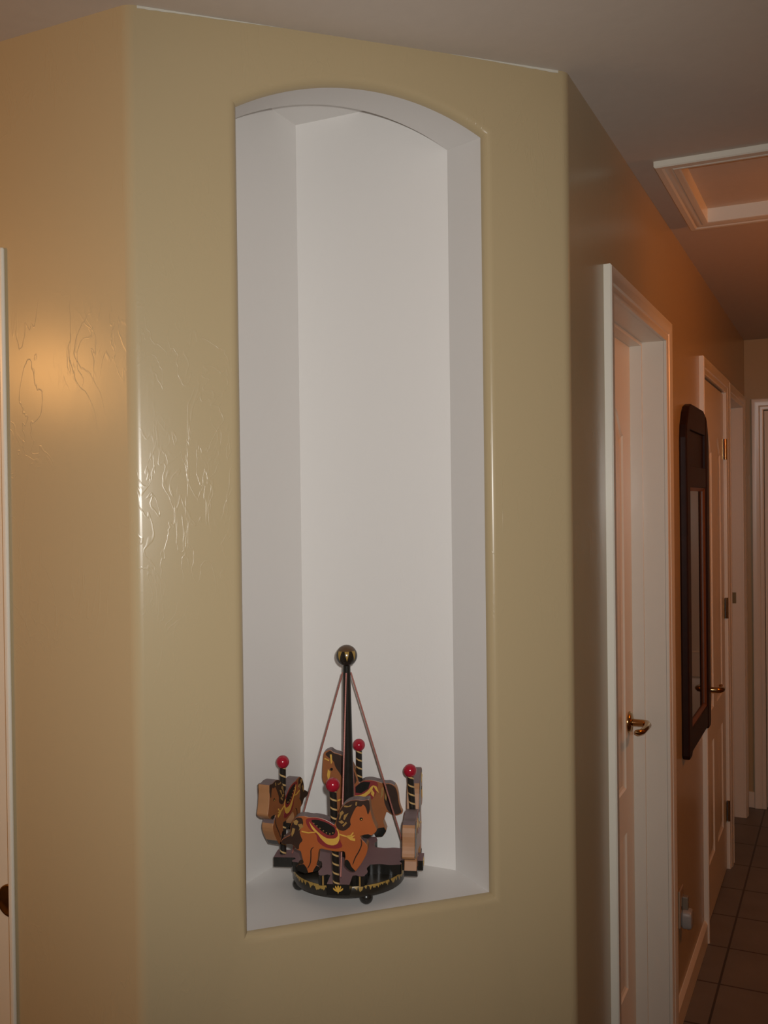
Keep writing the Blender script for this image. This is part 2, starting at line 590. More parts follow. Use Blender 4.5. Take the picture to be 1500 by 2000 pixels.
def panel_leaf(name, parent, y0, y1, zt, x_face, thick, cols=2, arch=True, z0=0.006):
    """door slab facing +x with moulded raised panels (tall arched top panels over short ones)"""
    m = MB()
    wd = y1 - y0
    st = 0.112; mid = 0.105
    pw = (wd - 2 * st - mid) / 2
    xb = x_face - thick
    holes = []
    for c in range(2):
        a = y0 + st + c * (pw + mid)
        holes.append((a, a + pw, 0.215, 0.665, False))
        holes.append((a, a + pw, 0.79, 1.80, arch))
    ys = sorted({y0, y1, *[h[0] for h in holes], *[h[1] for h in holes]})
    zs = [z0, 0.215, 0.665, 0.79, 1.90, zt]
    for i in range(len(ys) - 1):
        for j in range(len(zs) - 1):
            ya, yb_, za, zb = ys[i], ys[i + 1], zs[j], zs[j + 1]
            is_h = any(abs(h[0] - ya) < 1e-6 for h in holes) and j in (1, 3)
            if not is_h:
                m.face([(x_face, ya, za), (x_face, yb_, za), (x_face, yb_, zb), (x_face, ya, zb)])
    for (a, b, za, zb, ar) in holes:
        def loop(ins, x):
            aa, bb, zz = a + ins, b - ins, za + ins
            pts = [(x, aa, zz), (x, bb, zz)]
            n = 10
            for i in range(n + 1):
                t = i / n
                y = bb + (aa - bb) * t
                if ar:
                    z = 1.80 + 0.07 * (1 - math.cos(2 * PI * (t if True else t))) / 2 * 1.0 - ins
                else:
                    z = zb - ins
                pts.append((x, y, z))
            return pts
        l0 = loop(0, x_face)
        if ar:                                   # fill between the arch and the rectangle top
            for i in range(2, len(l0) - 1):
                p, q = l0[i], l0[i + 1]
                m.face([p, q, (x_face, q[1], 1.90), (x_face, p[1], 1.90)])
        seq = [loop(0, x_face), loop(0.004, x_face - 0.005), loop(0.012, x_face - 0.008), loop(0.020, x_face - 0.007), loop(0.045, x_face - 0.001)]
        m.loft(seq, True)
        m.face(seq[-1])
    # back and edges
    m.face([(xb, y0, z0), (xb, y0, zt), (xb, y1, zt), (xb, y1, z0)])
    m.face([(x_face, y0, z0), (xb, y0, z0), (xb, y0, zt), (x_face, y0, zt)])
    m.face([(x_face, y1, z0), (x_face, y1, zt), (xb, y1, zt), (xb, y1, z0)])
    m.face([(x_face, y0, zt), (xb, y0, zt), (xb, y1, zt), (x_face, y1, zt)])
    m.face([(x_face, y0, z0), (x_face, y1, z0), (xb, y1, z0), (xb, y0, z0)])
    return m.build(name, M_DOOR, parent, smooth=20)


def lever(parent, x_face, y, z, direction, mat=M_BRASS):
    h = empty('door_handle')
    h.parent = parent
    m = MB()
    prof = [(0.031, 0.0), (0.031, 0.003), (0.027, 0.008), (0.016, 0.011), (0.0, 0.011)]
    loops = [[(x_face + d, y + r * math.cos(2 * PI * j / 32), z + r * math.sin(2 * PI * j / 32)) for j in range(32)] for r, d in prof]
    m.loft(loops, True)
    m.build('handle_rose', mat, h, smooth=40)
    m = MB()
    m.tube([(x_face + 0.008, y, z), (x_face + 0.040, y, z), (x_face + 0.052, y + direction * 0.006, z), (x_face + 0.057, y + direction * 0.020, z),
            (x_face + 0.057, y + direction * 0.055, z - 0.002), (x_face + 0.054, y + direction * 0.085, z - 0.004), (x_face + 0.046, y + direction * 0.104, z - 0.003), (x_face + 0.038, y + direction * 0.108, z - 0.002)],
           [0.0105, 0.0105, 0.0105, 0.010, 0.0085, 0.0085, 0.0085, 0.005], 16)
    m.build('handle_lever', mat, h, smooth=50)
    h['label'] = 'brass lever handle'
    return h


def ushape(m, a0, a1, zt, w_, fn, d0, d1):
    """upside-down U of board width w_ round an opening, as one solid"""
    m.prism([(a0 - w_, 0), (a0, 0), (a0, zt), (a1, zt), (a1, 0), (a1 + w_, 0), (a1 + w_, zt + w_), (a0 - w_, zt + w_)], fn, d0, d1)


WT = 0.125                                      # hall wall thickness


def jamb_set(parent, y0, y1, zt, recess=None):
    """lining boards of the opening (their hall edge is hidden by the casing), and stops"""
    m = MB()
    jt = 0.014
    xa, xb = X0 - WT, X0 + 0.0005
    ushape(m, y0, y1, zt, jt, lambda a, b, d: (d, a, b), xa, xb)
    m.build('jamb', M_TRIM, parent)
    if recess:
        m = MB()
        a, b = X0 - recess, X0 - recess + 0.034
        ushape(m, y0 + 0.011, y1 - 0.011, zt - 0.011, 0.011, lambda p, q, d: (d, p, q), a, b)
        m.build('door_stop', M_TRIM, parent)


# door 1: slab set deep in the lining
D1 = (2.192, 2.896, 2.078)
door1 = structure(empty('door_1', (X0, (D1[0] + D1[1]) / 2, 0)), 'nearest hallway door, set deep in its white frame', 'door')
d1 = Matrix.Translation((-X0, -(D1[0] + D1[1]) / 2, 0))


def adopt(root):
    """children were built in world space: move them under the root without moving in the world"""
    for ch in root.children:
        ch.matrix_parent_inverse = Matrix.Translation(-Vector(root.location))


casing('casing', D1[0], D1[1], D1[2], door1)
jamb_set(door1, D1[0], D1[1], D1[2], 0.095)
panel_leaf('door_leaf', door1, D1[0] + 0.003, D1[1] - 0.003, D1[2] - 0.003, X0 - 0.095, 0.030)
lever(door1, X0 - 0.095, D1[1] - 0.070, 0.972, -1)
adopt(door1)

# door 2: slab flush with the hall side, hinges showing on its far edge
D2_ = (3.712, 4.432, 2.076)
door2 = structure(empty('door_2', (X0, (D2_[0] + D2_[1]) / 2, 0)), 'middle hallway door, flush with its frame, hinges on the far side', 'door')
casing('casing', D2_[0], D2_[1], D2_[2], door2)
jamb_set(door2, D2_[0], D2_[1], D2_[2])
panel_leaf('door_leaf', door2, D2_[0] + 0.003, D2_[1] - 0.003, D2_[2] - 0.006, X0 - 0.004, 0.035)
lever(door2, X0 - 0.004, D2_[0] + 0.066, 0.902, 1, M_BRASS)
for z in (0.255, 1.14, 1.83):
    m = MB()
    m.tube([(X0 + 0.005, D2_[1] - 0.002, z - 0.045), (X0 + 0.005, D2_[1] - 0.002, z + 0.045)], 0.0062, 14)
    hb = m.build('hinge', M_BRASS, door2, smooth=40)
    hb['label'] = 'brass hinge'
    m = MB()
    m.box((X0 - 0.004, D2_[1] - 0.030, z - 0.044), (X0 - 0.002, D2_[1] - 0.004, z + 0.044))
    m.build('hinge_leaf', M_BRASS, hb)
adopt(door2)

# door 3: slab set deep, last door on this wall
D3 = (4.572, 5.172, 2.072)
door3 = structure(empty('door_3', (X0, (D3[0] + D3[1]) / 2, 0)), 'last door on the left hall wall, set deep in its frame', 'door')
casing('casing', D3[0], D3[1], D3[2], door3)
jamb_set(door3, D3[0], D3[1], D3[2], 0.098)
panel_leaf('door_leaf', door3, D3[0] + 0.003, D3[1] - 0.003, D3[2] - 0.003, X0 - 0.098, 0.026)
m = MB()
m.box((X0 - 0.055, D3[1] - 0.0015, 1.085), (X0 - 0.030, D3[1] + 0.001, 1.14))
m.build('strike_plate', M_DARKBRASS, door3)
adopt(door3)

# ------------------------------------------------------------------ hall wall (solid, with the three openings)
jt = 0.0145
mb = MB()
poly = [(YR + TB, 0)]
for (a, b, zt) in (D1, D2_, D3):
    poly += [(a - jt, 0), (a - jt, zt + jt), (b + jt, zt + jt), (b + jt, 0)]
poly += [(YE, 0), (YE, H), (YR + TB, H)]
mb.prism(poly, lambda a, b, d: (d, a, b), X0 - WT, X0)
structure(mb.build('wall_hall', M_WALL), 'beige hallway wall with three white doors and the framed mirror', 'wall')

# end wall of the hall and its door
DE = (-0.388, 0.322, 2.072)
mb = MB()
mb.prism([(X0 - WT, 0), (DE[0] - jt, 0), (DE[0] - jt, DE[2] + jt), (DE[1] + jt, DE[2] + jt), (DE[1] + jt, 0), (0.75, 0), (0.75, H), (X0 - WT, H)], lambda a, b, d: (a, d, b), YE, YE + 0.12)
structure(mb.build('wall_end', M_WALL), 'narrow strip of beige wall closing the far end of the hallway', 'wall')
doorE = structure(empty('door_4', ((DE[0] + DE[1]) / 2, YE, 0)), 'white door on the far end wall, cut off by the right edge', 'door')
casing('casing', DE[0], DE[1], DE[2], doorE, axis='x', plane=YE, sgn=-1)
m = MB()
ushape(m, DE[0], DE[1], DE[2], 0.014, lambda a, b, d: (a, d, b), YE - 0.0005, YE + 0.12)
m.build('jamb', M_TRIM, doorE)
lf = panel_leaf('door_leaf', doorE, -0.352, 0.352, DE[2] - 0.004, 0, 0.035)
lf.data.transform(Matrix.Translation(((DE[0] + DE[1]) / 2, YE + 0.006, 0)) @ Matrix.Rotation(-PI / 2, 4, 'Z'))
adopt(doorE)

# ------------------------------------------------------------------ left wall with the closet
CX = -1.3500                                    # closet opening edge
CZ = 2.066
mb = MB()
mb.prism([(-3.7, 0), (-2.56, 0), (-2.56, CZ), (CX, CZ), (CX, 0), (XL - TB, 0), (XL - TB, H), (-3.7, H)], lambda a, b, d: (a, d, b), Y0, Y0 + 0.11)
structure(mb.build('wall_left', M_WALL), 'beige wall left of the diagonal corner, glowing orange in lamplight', 'wall')
doorC = structure(empty('door_5', (CX - 0.6, Y0, 0)), 'white sliding closet door at the left edge of the photo', 'door')
m = MB()
w, p = 0.0105, 0.008
ushape(m, -2.56, CX, CZ, w, lambda a, b, d: (a, d, b), Y0 - p, Y0)
m.build('casing', M_TRIM, doorC, bevel=0.003)
m = MB()
m.box((-2.0, Y0 + 0.020, 0.012), (CX, Y0 + 0.052, CZ))
m.build('door_leaf', M_DOOR, doorC)
m = MB()
m.box((-2.56, Y0 + 0.060, 0.012), (-1.94, Y0 + 0.092, CZ))
m.build('door_leaf', M_DOOR, doorC)
PX, PZ, PR = -1.3625, 0.905, 0.030
m = MB()
prof = [(PR, 0.0), (PR, -0.0035), (PR - 0.002, -0.0052), (PR - 0.005, -0.0050), (PR - 0.008, -0.0030), (PR - 0.015, -0.0014), (0.0001, -0.0008)]
m.loft([[(PX - 0.01 + r * math.cos(2 * PI * j / 40), Y0 + 0.020 + d, PZ + r * math.sin(2 * PI * j / 40)) for j in range(40)] for r, d in prof], True)
fp = m.build('finger_pull', M_DARKBRASS, doorC, smooth=50)
fp['label'] = 'round dark brass cup pull'
adopt(doorC)

# ------------------------------------------------------------------ floor, ceiling with the hatch opening, walls out of view
HX0, HX1, HY0, HY1 = -0.364, 0.286, 2.477, 2.988          # hatch opening
mb = MB()
mb.box((-3.8, -2.7, -0.1), (3.3, YE + 0.12, 0))
structure(mb.build('floor', M_TILE), 'dark brown square floor tiles with black grout in the hallway', 'floor')
mb = MB()
co_, ci_ = [(-3.8, -2.7), (3.3, -2.7), (3.3, YE + 0.12), (-3.8, YE + 0.12)], [(HX0 - 0.004, HY0 - 0.004), (HX1 + 0.004, HY0 - 0.004), (HX1 + 0.004, HY1 + 0.004), (HX0 - 0.004, HY1 + 0.004)]
lp = [[(*q, H) for q in co_], [(*q, H) for q in ci_], [(*q, H + 0.1) for q in ci_], [(*q, H + 0.1) for q in co_]]
mb.loft(lp + [lp[0]], True)
structure(mb.build('ceiling', M_CEIL), 'off-white painted ceiling', 'ceiling')
for nm, a, b in (('wall_right', (0.58, -2.6, 0), (0.70, 2.785, H)), ('wall_right_far', (0.58, 3.92, 0), (0.70, YE, H)), ('wall_passage_near', (0.70, 2.665, 0), (3.2, 2.785, H)),
                 ('wall_passage_far', (0.70, 3.92, 0), (3.2, 4.04, H)), ('wall_passage_end', (3.2, 2.665, 0), (3.3, 4.04, H)), ('wall_back', (-3.7, -2.7, 0), (0.70, -2.6, H)), ('wall_west', (-3.8, -2.7, 0), (-3.7, Y0 + 0.11, H))):
    mb = MB()
    mb.box(a, b)
    structure(mb.build(nm, M_WALL))

# baseboards
BH, BT = 0.083, 0.0125


def baseboard(name, y0, y1, label):
    m = MB()
    pr = [(0, 0), (BT, 0), (BT, BH - 0.014), (BT - 0.005, BH - 0.006), (0.003, BH), (0, BH)]
    m.loft([[(X0 + d, y, z) for d, z in pr] for y in (y0, y1)], True, True)
    return structure(m.build(name, M_TRIM, smooth=20), label, 'baseboard')


baseboard('baseboard_hall', D1[1] + CW, D2_[0] - CW, 'white baseboard under the mirror between the first two doors')
m = MB()
m.box((X0, YE - BT, 0), (DE[0] - CW, YE, BH))
structure(m.build('baseboard_end', M_TRIM, bevel=0.003), 'short white baseboard in the far hallway corner', 'baseboard')

# ------------------------------------------------------------------ attic hatch
hx, hy = (HX0 + HX1) / 2, (HY0 + HY1) / 2
hatch = tag(empty('attic_hatch', (hx, hy, H)), 'ceiling access hatch with white moulded frame above the hallway', 'hatch')
m = MB()
prof = [(0, 0.034), (0, -0.0100), (0.006, -0.0125), (0.015, -0.0130), (0.018, -0.0110), (0.022, -0.0125), (0.030, -0.0135), (0.035, -0.0125), (0.040, -0.0155), (0.053, -0.0160), (0.056, -0.0130), (0.056, 0)]
cor = [lambda a: (HX0 - a, HY0 - a), lambda a: (HX1 + a, HY0 - a), lambda a: (HX1 + a, HY1 + a), lambda a: (HX0 - a, HY1 + a)]
loops = [[(*f(a), H + d) for a, d in prof] for f in cor]
loops.append(loops[0])
m.loft(loops, False)
m.build('hatch_frame', M_TRIM, hatch, smooth=25)
m = MB()
m.box((HX0, HY0, H + 0.030), (HX1, HY1, H + 0.046))
m.build('hatch_panel', M_CEIL, hatch)
adopt(hatch)

# ------------------------------------------------------------------ framed mirror on the hall wall
MY0, MY1, MZ0, MZ1 = 3.172, 3.712, 0.785, 1.928
FT = 0.024
mirror = tag(empty('wall_mirror', (X0, (MY0 + MY1) / 2, MZ0)), 'tall dark wood framed mirror hanging between two white hallway doors', 'mirror')
SW, RW = 0.072, 0.085
ZM = 1.655                                        # bottom of the cross rail; the mirror is below, a wood panel above
iy0, iy1 = MY0 + SW, MY1 - SW


def FX(y, z, d):
    return (X0 + d, y, z)


stile_l = [(MY0 + 0.012, MZ0), (iy0 - 0.012, MZ0), (iy0, MZ0 + 0.012), (iy0, MZ1 - 0.012), (MY0 + 0.045, MZ1 - 0.030), (MY0 + 0.010, MZ1 - 0.075), (MY0, MZ1 - 0.115), (MY0, MZ0 + 0.014)]
stile_r = [(MY0 + MY1 - y, z) for y, z in stile_l][::-1]
for pl in (stile_l, stile_r):
    m = MB()
    m.prism(pl, FX, 0.0, FT)
    m.build('stile', M_DARKWOOD, mirror, bevel=0.005)
for za_, zb_ in ((MZ0 + 0.010, MZ0 + RW), (ZM, ZM + 0.07)):
    m = MB()
    m.prism([(iy0, za_), (iy1, za_), (iy1, zb_), (iy0, zb_)], FX, 0.0, FT - 0.002)
    m.build('rail', M_DARKWOOD, mirror, bevel=0.003)
m = MB()
m.prism([(iy0, MZ1 - RW), (iy1, MZ1 - RW), (iy1, MZ1 - 0.012), (iy1 - 0.05, MZ1), (iy0 + 0.05, MZ1), (iy0, MZ1 - 0.012)], FX, 0.0, FT - 0.002)
m.build('rail', M_DARKWOOD, mirror, bevel=0.003)
m = MB()
m.box((X0 + 0.001, iy0, ZM + 0.07), (X0 + 0.012, iy1, MZ1 - RW))
m.build('top_panel', M_DARKWOOD, mirror)
m = MB()
g = 0.012
yo = [(iy0, MZ0 + RW), (iy1, MZ0 + RW), (iy1, ZM), (iy0, ZM)]
yi = [(iy0 + g, MZ0 + RW + g), (iy1 - g, MZ0 + RW + g), (iy1 - g, ZM - g), (iy0 + g, ZM - g)]
lp = [[FX(*q, 0.001) for q in yo], [FX(*q, 0.018) for q in yo], [FX(*q, 0.012) for q in yi], [FX(*q, 0.001) for q in yi]]
m.loft(lp + [lp[0]], True)
m.build('inner_moulding', plain('reddish_wood_moulding', (0.16, 0.062, 0.026), 0.4, noise=0.2), mirror)
m = MB()
m.box((X0 + 0.001, iy0 + g, MZ0 + RW + g), (X0 + 0.009, iy1 - g, ZM - g))
m.build('mirror_glass', M_MIRROR, mirror)
adopt(mirror)

# ------------------------------------------------------------------ outlet and plug-in unit
OY, OZ = 3.105, 0.345
outlet = tag(empty('wall_outlet', (X0, OY, OZ)), 'electrical outlet plate low on the hallway wall beside the first door', 'outlet')
m = MB()
m.box((X0, OY - 0.035, OZ - 0.058), (X0 + 0.006, OY + 0.035, OZ + 0.058))
m.build('cover_plate', M_PLATE, outlet, bevel=0.003)
for dz in (0.02, -0.02):
    m = MB()
    m.box((X0 + 0.006, OY - 0.016, OZ + dz - 0.014), (X0 + 0.0075, OY + 0.016, OZ + dz + 0.014))
    m.build('socket', M_PLATE, outlet, bevel=0.001)
adopt(outlet)
plug = tag(empty('outlet_plug_in_unit', (X0, OY, OZ - 0.02)), 'small white plug-in unit in the outlet near the floor, below the mirror', 'plug-in')
m = MB()
zc_ = OZ - 0.035
m.loft([[(X0 + d, OY + math.copysign(1, math.cos(t)) * abs(math.cos(t)) ** 0.6 * 0.026 * s, zc_ + math.copysign(1, math.sin(t)) * abs(math.sin(t)) ** 0.6 * 0.030 * s) for t in [2 * PI * j / 28 for j in range(28)]]
        for d, s in ((0.0055, 0.8), (0.011, 1.0), (0.030, 1.0), (0.036, 0.9), (0.038, 0.7))], True, True)
m.build('plug_body', M_WHITEPL, plug, smooth=40)
m = MB()
m.box((X0 + 0.0070, OY - 0.010, zc_ + 0.028), (X0 + 0.026, OY + 0.012, zc_ + 0.070))
m.build('plug_shade', plain('smoky_plastic', (0.20, 0.17, 0.13), 0.3), plug, bevel=0.004)
adopt(plug)

# ------------------------------------------------------------------ the wooden carousel
CC = Vector((-0.8757, 1.6510, ZS))
ROT = math.radians(19.8)
carousel = tag(empty('toy_carousel', CC), 'painted wooden toy carousel with four horses standing in the arched wall niche', 'carousel')
PZ_ = 0.057                                # platform top, above the sill


def polar(r, a, z):
    return Vector((r * math.cos(a), r * math.sin(a), z))


# ball feet
for a in (-44, 46, 136, -140):
    m = MB()
    m.sphere((0, 0, 0), 0.0125)
    m.build('ball_foot', M_BLACK, carousel, smooth=80, loc=polar(0.0985, math.radians(a), 0.0125))
# base disc
m = MB()
m.lathe([(0.0001, -0.004), (0.1030, -0.004), (0.1070, -0.002), (0.1085, 0.003), (0.1085, 0.0165), (0.1070, 0.0188), (0.1055, 0.019), (0.0001, 0.019)], seg=96)
dk = m.build('base_disc', M_RIM, carousel, smooth=35, loc=(0, 0, 0.0195))
dk['label'] = 'round black base with a ragged gold band'
# cross shaped platform with wavy edges
hw, tw, r1, r2 = 0.046, 0.0205, 0.103, 0.1445
base = []
n = 26
for i in range(n + 1):                      # one side of one arm: from the inner corner out to the tab
    t = i / n
    base.append((hw + (r1 - hw) * t, hw - 0.0018 + 0.0018 * math.cos(t * 2 * PI * 1.5)))
arm_up = base + [(r1 + 0.002, hw - 0.008), (r1 + 0.001, hw - 0.014), (r1 - 0.003, tw + 0.006), (r1, tw), (r2, tw)]
one = [(x, -y) for x, y in base[::1]]
poly = []
for kx in range(4):
    a = kx * PI / 2
    ca, sa = math.cos(a), math.sin(a)
    low = [(x, -y) for x, y in arm_up]
    seq = low + arm_up[::-1]
    poly += [(x * ca - y * sa, x * sa + y * ca) for x, y in seq]
cr, sr = math.cos(ROT), math.sin(ROT)
m = MB()
m.prism(poly, lambda a, b, d: (a * cr - b * sr, a * sr + b * cr, d), 0.0382, PZ_, 0, 1)
pf = m.build('platform', [M_MAUVE, M_BLACK], carousel)
pf['label'] = 'mauve cross-shaped platform with black sides'
# gold motifs on the four tab ends and posts on the shoulders
for kx in range(4):
    a = ROT + kx * PI / 2
    ux, uy = Vector((math.cos(a), math.sin(a), 0)), Vector((-math.sin(a), math.cos(a), 0))
    zc_ = (0.0382 + PZ_) / 2
    m = MB()
    fleur = [(0, -0.0078), (0.0012, -0.004), (0.0042, -0.0032), (0.0086, -0.0002), (0.0092, 0.0032), (0.0058, 0.0016), (0.0034, -0.0006), (0.0058, 0.0046), (0.0046, 0.0074), (0.0022, 0.0036), (0.0012, 0.0020), (0.0017, 0.0052), (0, 0.0086)]
    fleur = fleur + [(-x, y) for x, y in fleur[-2:0:-1]]
    m.prism(fleur, lambda s, v, d: ux * d + uy * s + Vector((0, 0, zc_ + v)), r2 - 0.0002, r2 + 0.0006)
    m.build('gold_motif', M_GOLD, carousel)
    for s in (-1, 1):
        m = MB()
        q = [(s * (hw - 0.0135), -0.0088), (s * (hw - 0.0105), -0.0088), (s * (hw - 0.0105), 0.0088), (s * (hw - 0.0135), 0.0088)]
        m.prism(q, lambda u_, v, d: ux * d + uy * u_ + Vector((0, 0, zc_ + v)), r1 - 0.0005, r1 + 0.0022)
        m.build('gold_post', M_DULLGOLD, carousel)
# central pole and finial
m = MB()
m.lathe([(0.0150, PZ_), (0.0150, PZ_ + 0.004), (0.0122, PZ_ + 0.007), (0.0116, PZ_ + 0.02), (0.0098, 0.25), (0.0074, 0.402), (0.0072, 0.426)], seg=32)
m.build('central_pole', M_BLACK, carousel, smooth=35)
m = MB()
m.sphere((0, 0, 0), 0.0208, 40, 24)
fb = m.build('finial_ball', M_PETAL, carousel, smooth=80, loc=(0, 0, 0.4445))
# cords
for kx in range(4):
    a = ROT + kx * PI / 2
    m = MB()
    m.tube([polar(0.0078, a, 0.4120), polar(0.112, a, PZ_ + 0.001)], 0.00165, 8)
    m.build('cord', M_CORD, carousel, smooth=60)

# ---- horses -------------------------------------------------------------
KX, KY = 1.36e-4, 1.315e-4


def za(p):                                   # drawing units -> metres (forward, up)
    return ((p[0] - 784) * KX, (1125 - p[1]) * KY)


HEAD_DOWN = [(390, 352), (300, 368), (245, 418), (215, 490), (205, 560), (213, 615), (160, 640), (98, 680), (75, 722), (122, 748), (215, 742), (250, 765), (278, 806), (312, 828), (345, 836),
             (362, 930), (385, 1008), (300, 1020), (275, 1060), (318, 1110), (400, 1140), (470, 1124), (520, 1112), (602, 1080), (592, 1036), (548, 1022), (572, 940), (577, 850), (600, 792),
             (700, 815), (830, 835), (925, 820), (936, 900), (925, 955), (920, 1010), (960, 1060), (1012, 1096), (1065, 1096), (1086, 1068), (1150, 980), (1218, 850), (1235, 752), (1202, 700), (1152, 650),
             (1130, 612), (1163, 606), (1182, 636), (1232, 642), (1287, 600), (1336, 560), (1356, 520), (1337, 478), (1303, 400), (1277, 300), (1266, 240), (1264, 165), (1255, 108), (1180, 132), (1100, 120),
             (1020, 130), (950, 165), (890, 230), (845, 310), (820, 400), (800, 472), (740, 430), (660, 390), (560, 368), (470, 372)]
A_DECOR = {
    'mane': (M_MANE, 0.0006, [[(1254, 114), (1180, 137), (1100, 125), (1020, 135), (952, 170), (893, 234), (849, 313), (825, 400), (812, 470), (850, 535), (930, 548), (1015, 475), (1000, 400), (1042, 300), (1092, 205), (1150, 215), (1180, 178), (1215, 225), (1238, 330), (1266, 260), (1262, 165)]]),
    'mane_stroke': (M_DULLGOLD, 0.0010, [[(930, 200), (985, 205), (1035, 185), (1010, 215), (960, 225), (925, 220)], [(865, 300), (905, 270), (925, 300), (890, 340), (870, 400), (858, 380), (872, 335)], [(850, 420), (895, 400), (925, 430), (890, 450)], [(925, 330), (985, 300), (960, 345), (930, 400), (915, 385)], [(1080, 150), (1100, 150), (1092, 200), (1075, 195)], [(900, 470), (950, 420), (965, 440), (915, 490)]]),
    'tail': (M_MANE, 0.0006, [[(372, 380), (300, 374), (250, 422), (221, 490), (211, 560), (218, 620), (165, 645), (103, 684), (82, 722), (122, 744), (215, 737), (255, 760), (283, 802), (320, 815), (325, 740), (375, 690), (350, 640), (330, 560), (385, 470)]]),
    'tail_stroke': (M_DULLGOLD, 0.0010, [[(250, 430), (290, 405), (320, 430), (300, 480), (265, 470)], [(310, 470), (365, 460), (385, 500), (345, 530), (320, 560), (335, 515)], [(240, 520), (275, 530), (260, 590), (230, 640), (222, 600)]]),
    'blanket': (M_MAROON, 0.0005, [[(415, 395), (480, 380), (560, 376), (660, 397), (740, 437), (797, 478), (840, 520), (868, 590), (868, 680), (905, 760), (830, 792), (700, 785), (620, 745), (565, 690), (558, 600), (470, 540), (425, 470)]]),
    'saddle': (M_BLACK, 0.0011, [[(478, 408), (560, 398), (680, 430), (772, 482), (803, 510), (808, 570), (775, 610), (705, 605), (640, 565), (560, 495)]]),
    'saddle_trim': (M_GOLD, 0.0011, [[(455, 415), (500, 532), (568, 585), (620, 662), (690, 730), (770, 747), (832, 725), (862, 662), (864, 590), (842, 522), (815, 505), (845, 570), (838, 622), (800, 652), (705, 655), (640, 622), (560, 552), (492, 472)]]),
    'saddle_stud': (M_DULLGOLD, 0.0016, [[(x - 11, y), (x, y - 11), (x + 11, y), (x, y + 11)] for x, y in ((525, 450), (565, 482), (605, 515), (650, 548), (690, 575), (735, 588), (775, 575))]),
    'girth_line': (M_GOLD, 0.0008, [[(360, 556), (450, 574), (550, 562), (552, 574), (450, 590), (358, 572)], [(864, 586), (950, 612), (1005, 602), (1040, 558), (1050, 570), (1015, 618), (950, 630), (864, 602)], [(950, 624), (1015, 612), (1066, 604), (1030, 640), (1066, 645), (1066, 682), (1005, 668)]]),
    'leg_line': (M_MANE, 0.0006, [[(520, 778), (486, 812), (487, 900), (478, 1000), (436, 1072), (428, 1066), (464, 996), (473, 900), (472, 808), (512, 772)], [(1150, 650), (1162, 722), (1128, 812), (1068, 912), (1036, 1002), (1026, 998), (1056, 905), (1114, 806), (1148, 720), (1138, 652)]]),
    'mouth': (M_BLACK, 0.0008, [[(1150, 606), (1163, 609), (1184, 634), (1232, 639), (1285, 600), (1240, 583), (1190, 590)]]),
    'eye': (M_BLACK, 0.0009, [[(1150 + 21 * math.cos(2 * PI * i / 14), 380 + 21 * math.sin(2 * PI * i / 14)) for i in range(14)]]),
    'eye_glint': (M_GOLD, 0.0013, [[(1154 + 8 * math.cos(2 * PI * i / 8), 384 + 8 * math.sin(2 * PI * i / 8)) for i in range(8)]]),
    'hoof': (M_BLACK, 0.0008, [[(932, 940), (962, 935), (992, 970), (1012, 1030), (1062, 1082), (1062, 1093), (1010, 1093), (960, 1057), (923, 1010), (928, 955)]]),
    'hoof_b': (M_BLACK, 0.0008, [[(302, 1024), (384, 1011), (420, 1060), (440, 1126), (400, 1137), (320, 1107), (279, 1060)], [(500, 1114), (520, 1110), (598, 1078), (590, 1040), (549, 1026), (520, 1070)]]),
}
PXB = 1 / 951.0


def zb(p):                                   # second pattern: head held high
    return (-(p[0] - 703) * PXB, (1631 - p[1]) * PXB)


